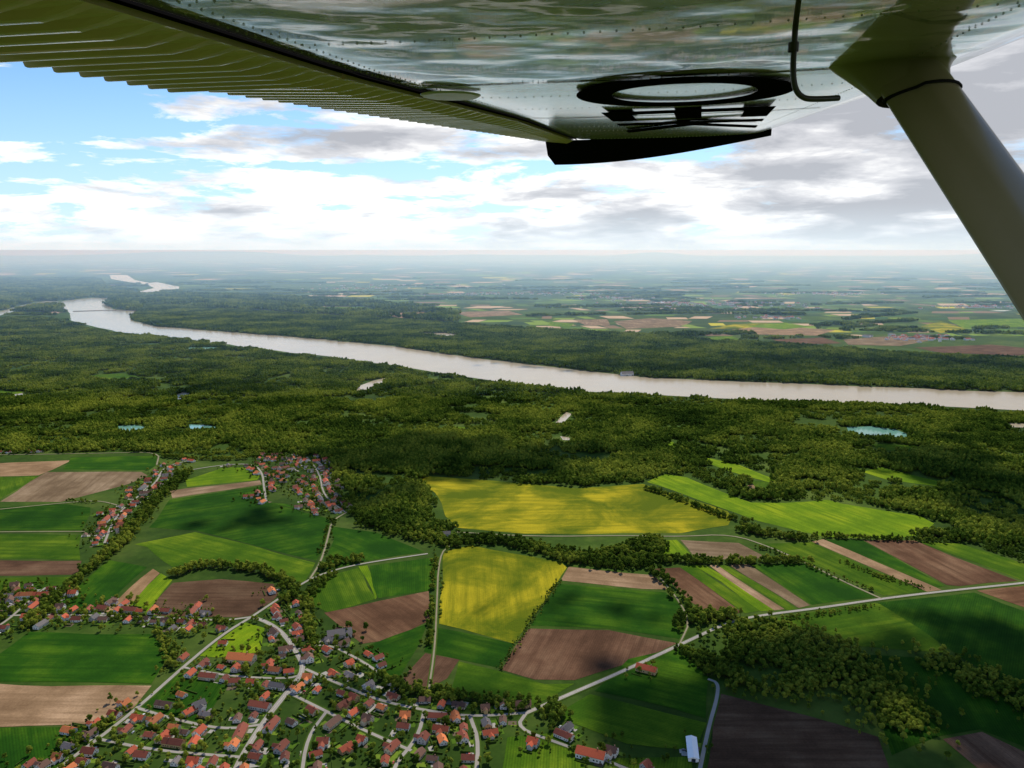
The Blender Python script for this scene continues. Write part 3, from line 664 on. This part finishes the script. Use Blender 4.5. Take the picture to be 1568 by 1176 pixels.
# ---------------------------------------------------------------- clouds casting shadows
CLM=simple('cloud_mat',(.85,.85,.87),1,0,.05,.002)
IC3=ico(3)
def cloud(px,py,rx,ry,n=16):
    x,y=G(px,py); Z=2600; c=Vector((x,y,0))+L*(Z/L.z); V=[];F=[];IX=[]
    for i in range(n):
        a=random.uniform(0,6.28); q=math.sqrt(random.random())*.85; r=min(rx,ry)*random.uniform(.22,.46)
        blob(V,F,IX,(c.x+math.cos(a)*q*rx,c.y+math.sin(a)*q*ry,Z+random.uniform(-20,40)),r,r*.3,IC3,random.random()*50,.5)
    for i in range(n*2):
        a=random.uniform(0,6.28); q=random.uniform(.75,1.15); r=min(rx,ry)*random.uniform(.04,.14)
        blob(V,F,IX,(c.x+math.cos(a)*q*rx,c.y+math.sin(a)*q*ry,Z+random.uniform(-20,40)),r,r*.3,IC2,random.random()*50,.6)
    mesh_obj('cloud',V,F,[CLM],IX,smooth=True)
cloud(1370,1090,330,160,26); cloud(1130,1010,120,50,8); cloud(720,700,360,170,26); cloud(1540,740,200,440,22); cloud(1250,560,1300,190,40); cloud(370,795,110,60,9)
cloud(930,930,110,35,7); cloud(300,600,330,110,12); cloud(640,1060,160,45,8); cloud(1080,1120,150,60,10)
cloud(1480,980,200,90,14); cloud(560,760,110,80,10); cloud(760,915,60,22,5)
# ---------------------------------------------------------------- airplane wing
az=math.atan((1062-784)/f/math.cos(p)); S=Vector((math.sin(az),math.cos(az),0)); C=Vector((math.cos(az),-math.sin(az),0)); Zv=Vector((0,0,1))
h0,kk=.27,.075
def wint(x,y):
    r=ray(x,y)
    t_=h0/(r.z-kk*r.dot(S)); q=r*t_; return q.dot(S),q.dot(C)
def WPt(s,c,dz=0): return CAM+S*s+C*c+Zv*(h0+kk*s+dz)
teA=wint(265,130); teB=wint(836,216); leB=wint(1155,213); leA=wint(1455,128); hiA=wint(400,75); hiB=wint(790,182); leR=wint(1650,64)
s_br=teA[0]; s_tip=teB[0]; s_root=-.4
def lerp(a,b,u): return a+(b-a)*u
def TE(s): return teA[1] if s<s_br else lerp(teA[1],teB[1],(s-s_br)/(s_tip-s_br))
def LE(s): return lerp(leR[1],leA[1],max(-.6,(s-leR[0])/(leA[0]-leR[0]))) if s<leA[0] else lerp(leA[1],leB[1],(s-leA[0])/(leB[0]-leA[0]))
def HI(s): 
    return hiA[1] if s<s_br else lerp(hiA[1],hiB[1],min(1.05,(s-s_br)/(hiB[0]-s_br)))
plane=bpy.data.objects.new('airplane_wing',None); plane.location=WPt(2,0); link(plane)
bpy.context.view_layer.update(); PM=plane.matrix_world.inverted()
def wobj(name,V,F,mats,idx=None,smooth=False):
    return mesh_obj(name,[tuple(PM@Vector(q)) for q in V],F,mats,idx,parent=plane,smooth=smooth)
def m_skin(name,col,bs,rough=.07,coat=.6,sc=2.6,cr=.03,ior=1.5):
    t=NT(name); P=t.n('ShaderNodeTexCoord').outputs['Object']
    mp=t.n('ShaderNodeMapping',{'Vector':P,'Scale':(1,1.3,1)})
    a=t.noise(mp.outputs[0],sc,1.5,.4); b=t.noise(P,14,2,.5)
    h=t.math('ADD',a,t.math('MULTIPLY',b,.05))
    dirt=t.noise(P,5,6,.7); c=t.mix(dirt,tuple(x*.75 for x in col),col)
    bb=t.bsdf(c,rough,.5,bump=h,bs=1.0,bd=bs); bb.inputs['Coat Weight'].default_value=coat; bb.inputs['Coat Roughness'].default_value=cr; bb.inputs['IOR'].default_value=ior
    return t.m
SKIN=m_skin('wing_paint_dimmed',(.50,.44,.34),.020,.06,.8,3.4); SKIN2=m_skin('outer_wing_paint_sky_lit',(.86,.82,.90),.006,.20,.8,3.0,.08,1.7); FLAP=m_skin('flap_paint',(.76,.54,.38),.002,.22,.3);  # one white paint: darker inner, brighter outer base paints in ground and sky reflections
t=NT('black_paint'); d=t.n('ShaderNodeBsdfDiffuse',{'Color':(.006,.006,.007,1)}); t.l(d.outputs[0],t.out.inputs[0]); BLACK=t.m
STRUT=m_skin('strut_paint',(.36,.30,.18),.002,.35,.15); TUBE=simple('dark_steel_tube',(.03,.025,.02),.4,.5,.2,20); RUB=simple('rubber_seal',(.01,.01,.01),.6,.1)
ALU=simple('cover_plate_metal',(.5,.45,.38),.35,.5,.1,5,metal=.3)
prof=[(1.0,.012),(.97,.006),(.85,0),(.5,-.004),(.25,0),(.12,.006),(.06,.018),(.025,.036),(.006,.056),(0,.075),(.01,.098),(.05,.135),(.15,.17),(.3,.185),(.5,.165),(.75,.10),(1.0,.03)]
s_lap=wint(900,124)[0]
st=sorted(list(np.linspace(s_root,s_tip,40))+[s_lap]); V=[];F=[];IX=[]
for s in st:
    a=LE(s);b=HI(s); sc=(a-TE(s))/(LE(1)-TE(1))
    for u_,zz in prof: V.append(WPt(s,lerp(a,b,u_),zz*sc))
n=len(prof)
for i in range(len(st)-1):
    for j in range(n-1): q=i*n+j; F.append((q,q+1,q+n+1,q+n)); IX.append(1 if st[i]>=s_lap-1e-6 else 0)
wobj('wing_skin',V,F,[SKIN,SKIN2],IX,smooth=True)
# flap & aileron (corrugated)
def surf(name,sa,sb,drop,mat):
    V=[];F=[]; pitch=.075; m_=int((sb-sa)/pitch*12); nc=10
    for i in range(m_+1):
        s=sa+(sb-sa)*i/m_; cr=abs(((s/pitch)%1)-.5)*2; cr=max(0,min(1,(cr-.45)/.35)); cr=cr*cr*(3-2*cr)
        a=HI(s)-.012; b=TE(s)
        for j in range(nc+1):
            u_=j/nc; env=min(1,u_*6)
            V.append(WPt(s,lerp(a,b,u_),-.006-drop*u_-.019*cr*env+.02*u_))
        for j in range(nc+1):
            u_=1-j/nc; V.append(WPt(s,lerp(a,b,u_),-.006-drop*u_+.028*(u_)+.10*(1-u_)**1.0))
    k=2*(nc+1)
    for i in range(m_):
        for j in range(k-1): q=i*k+j; F.append((q,q+1,q+k+1,q+k))
        F.append((i*k+k-1,i*k,i*k+k,i*k+2*k-1))
    F.append(tuple(range(k))); F.append(tuple(reversed(range(m_*k,m_*k+k))))
    wobj(name,V,F,[mat])
surf('flap',s_root,s_br-.01,.015,FLAP); surf('aileron',s_br+.01,s_tip-.03,.0,FLAP)
V=[];F=[]
for i,s in enumerate(np.linspace(s_root,s_tip,30)):
    V+= [WPt(s,HI(s)+.012,-.003),WPt(s,HI(s)-.03,.03)]
for i in range(29): F.append((2*i,2*i+1,2*i+3,2*i+2))
wobj('hinge_gap',V,F,[BLACK])
# drooped wing tip
V=[];F=[]
tipn=30; a=LE(s_tip);b=TE(s_tip)
for i in range(tipn+1):
    u_=i/tipn; c=lerp(a,b,u_)
    top=.10*math.sin(math.pi*min(1,u_*1.2+.05))*.9
    drop=-.135*math.sin(min(1,u_*1.08)*math.pi/2)**1.0
    cb=c+.03*max(0,(u_-.8)/.2)
    V+=[WPt(s_tip-.02,c,.0+.05*max(0,1-u_*9)),WPt(s_tip+.06,c,drop*.6+.02*max(0,1-u_*6)),WPt(s_tip+.14,cb+.01*(1-u_),drop),WPt(s_tip+.17,cb,top*.4),WPt(s_tip,c,top)]
for i in range(tipn):
    for j in range(4): q=i*5+j; F.append((q,q+1,q+6,q+5))
F.append((0,1,2,3,4)); F.append(tuple(reversed(range(tipn*5,tipn*5+5))))
wobj('wing_tip',V,F,[BLACK],smooth=False)
# registration
cu=bpy.data.curves.new('registration_letters','FONT'); cu.body='OEK'; cu.size=.84; cu.offset=.012; cu.extrude=.0008; cu.space_character=1.12; cu.materials.append(BLACK)
ro=bpy.data.objects.new('registration_letters',cu); link(ro,plane)
cL=wint(885,135)[1]; s0=wint(1040,156)[0]-.76
o_=WPt(s0,cL,-.012); xa=(S+Zv*kk).normalized(); ya=C.copy(); za=xa.cross(ya)
XS=1.16
Mx=Matrix((( xa.x*XS,ya.x,za.x,o_.x),(xa.y*XS,ya.y,za.y,o_.y),(xa.z*XS,ya.z,za.z,o_.z),(0,0,0,1)))
ro.matrix_parent_inverse=Matrix.Identity(4); ro.matrix_basis=PM@Mx
# rivets
V=[];F=[];IX=[]
def rivet(s,c,dz=0,r=.0026):
    q=WPt(s,c,dz-.0005); n=len(V)
    for i in range(6):
        a_=i*math.pi/3; V.append(q+S*math.cos(a_)*r+C*math.sin(a_)*r)
    V.append(q-Zv*r*.6)
    for i in range(6): F.append((n+i,n+(i+1)%6,n+6))
def bz(u_,sc=1): return float(np.interp(u_,[0.06,.12,.25,.5,.85,.97,1],[.018,.006,0,-.004,0,.006,.012]))*sc
for s in [.75,1.12,1.5,s_lap-.03,s_lap+.03,2.5,2.9,3.35,3.8,4.1,s_tip-.06]:
    for u_ in np.arange(.16,.97,.018): rivet(s,lerp(LE(s),HI(s),u_),bz(u_))
for u_ in (.17,.95,.98):
    for s in np.arange(.3,s_tip,.03): rivet(s,lerp(LE(s),HI(s),u_),bz(u_))
wobj('rivets',V,F,[simple('rivet_metal',(.25,.24,.2),.4,.4)])
V=[];F=[]
for s in (s_lap,3.33):
    n=len(V)
    for u_ in np.linspace(.12,.96,20): 
        c=lerp(LE(s),HI(s),u_); z_=bz(u_)-.0025; V+=[WPt(s-.022,c,z_),WPt(s+.022,c,z_)]
    for i in range(19): F.append((n+2*i,n+2*i+1,n+2*i+3,n+2*i+2))
wobj('skin_lap_joints',V,F,[SKIN2])
V=[];F=[];q=wint(675,143)
for k_,(r,dz) in enumerate(((.085,-.006),(.078,-.011),(.0,-.012))):
    for i in range(28):
        a_=i*2*math.pi/28; V.append(WPt(q[0]+math.cos(a_)*r*1.3,q[1]+.03+math.sin(a_)*r,dz))
for k_ in range(2):
    for i in range(28): j=(i+1)%28; F.append((k_*28+i,k_*28+j,k_*28+28+j,k_*28+28+i))
wobj('inspection_cover',V,F,[ALU])
# strut
q=wint(1370,98); P0=WPt(q[0],q[1],.02); P2=CAM+ray(1783,686)*1.24; dirv=(P2-P0).normalized()
ca=(C-dirv*C.dot(dirv)).normalized(); ta=dirv.cross(ca).normalized()
def section(c,ch,th,k=28):
    out=[]
    for i in range(k):
        a_=2*math.pi*i/k; x=math.cos(a_); y=math.sin(a_)
        y*= (1-.35*(1-x)/2*1.0) if x<0 else 1
        out.append(c+ca*x*ch+ta*y*th)
    return out
V=[];F=[];K=28
for u_ in np.linspace(0,1.5,16): V+=section(P0.lerp(P2,u_),.081,.026)
for i in range(15):
    for j in range(K): F.append((i*K+j,i*K+(j+1)%K,(i+1)*K+(j+1)%K,(i+1)*K+j))
wobj('wing_strut',V,F,[STRUT],smooth=True)
V=[];F=[]
lv=[(-.045,.165,.075),(-.02,.15,.066),(.00,.137,.058),(.02,.122,.05),(.045,.107,.042),(.075,.095,.036),(.11,.087,.031)]
Ptop=WPt(q[0],q[1],-.001)
for k_,(dist,ch,th) in enumerate(lv):
    bl=k_/(len(lv)-1); c=Ptop+dirv*dist*1.1
    for i in range(K):
        a_=2*math.pi*i/K
        A=c+ca*math.cos(a_)*ch+ta*math.sin(a_)*th; B=c+C*math.cos(a_)*ch-S*math.sin(a_)*th; V.append(B.lerp(A,min(1,bl*1.3)))
for i in range(len(lv)-1):
    for j in range(K): F.append((i*K+j,i*K+(j+1)%K,(i+1)*K+(j+1)%K,(i+1)*K+j))
wobj('strut_fairing',V,F,[STRUT],smooth=True)
V=[];F=[]
for dist,g_ in ((.119,.083),(.120,.087),(.126,.087),(.127,.080)): V+=section(P0+dirv*(dist+.02)*1.1,g_,g_*.36)
for i in range(3):
    for j in range(K): F.append((i*K+j,i*K+(j+1)%K,(i+1)*K+(j+1)%K,(i+1)*K+j))
wobj('rubber_seal',V,F,[RUB],smooth=True)
# vent tube
pw=wint(1224,2); pts=[WPt(pw[0],pw[1],.01)]+[CAM+ray(x,y)*d for x,y,d in ((1219,25,1.13),(1216,70,1.14),(1214,110,1.145),(1217,135,1.15),(1226,148,1.155),(1242,153,1.16),(1284,150,1.18))]
cu=bpy.data.curves.new('fuel_vent_tube','CURVE'); cu.dimensions='3D'; cu.bevel_depth=.0042; cu.bevel_resolution=4; cu.use_fill_caps=True
spn=cu.splines.new('NURBS'); spn.points.add(len(pts)-1)
for i,q_ in enumerate(pts): spn.points[i].co=(*(PM@q_),1)
spn.order_u=3; spn.use_endpoint_u=True; cu.materials.append(TUBE)
o=bpy.data.objects.new('fuel_vent_tube',cu); link(o,plane)
V=[];F=[];IX=[]; a0=CAM+ray(1215,72)*1.14; cyl(V,F,IX,a0-Zv*.006,a0+Zv*.006,.0075,.0075,0,12); wobj('tube_clamp',V,F,[TUBE])
# ---------------------------------------------------------------- camera
cd=bpy.data.cameras.new('camera'); cd.sensor_width=36; cd.lens=36*f/W; cd.clip_start=.05; cd.clip_end=250000
co=bpy.data.objects.new('camera',cd); link(co); co.location=CAM; co.rotation_euler=(math.pi/2-p,0,0); scene.camera=co
scene.view_settings.view_transform='Standard'; scene.view_settings.look='None'; scene.view_settings.exposure=0
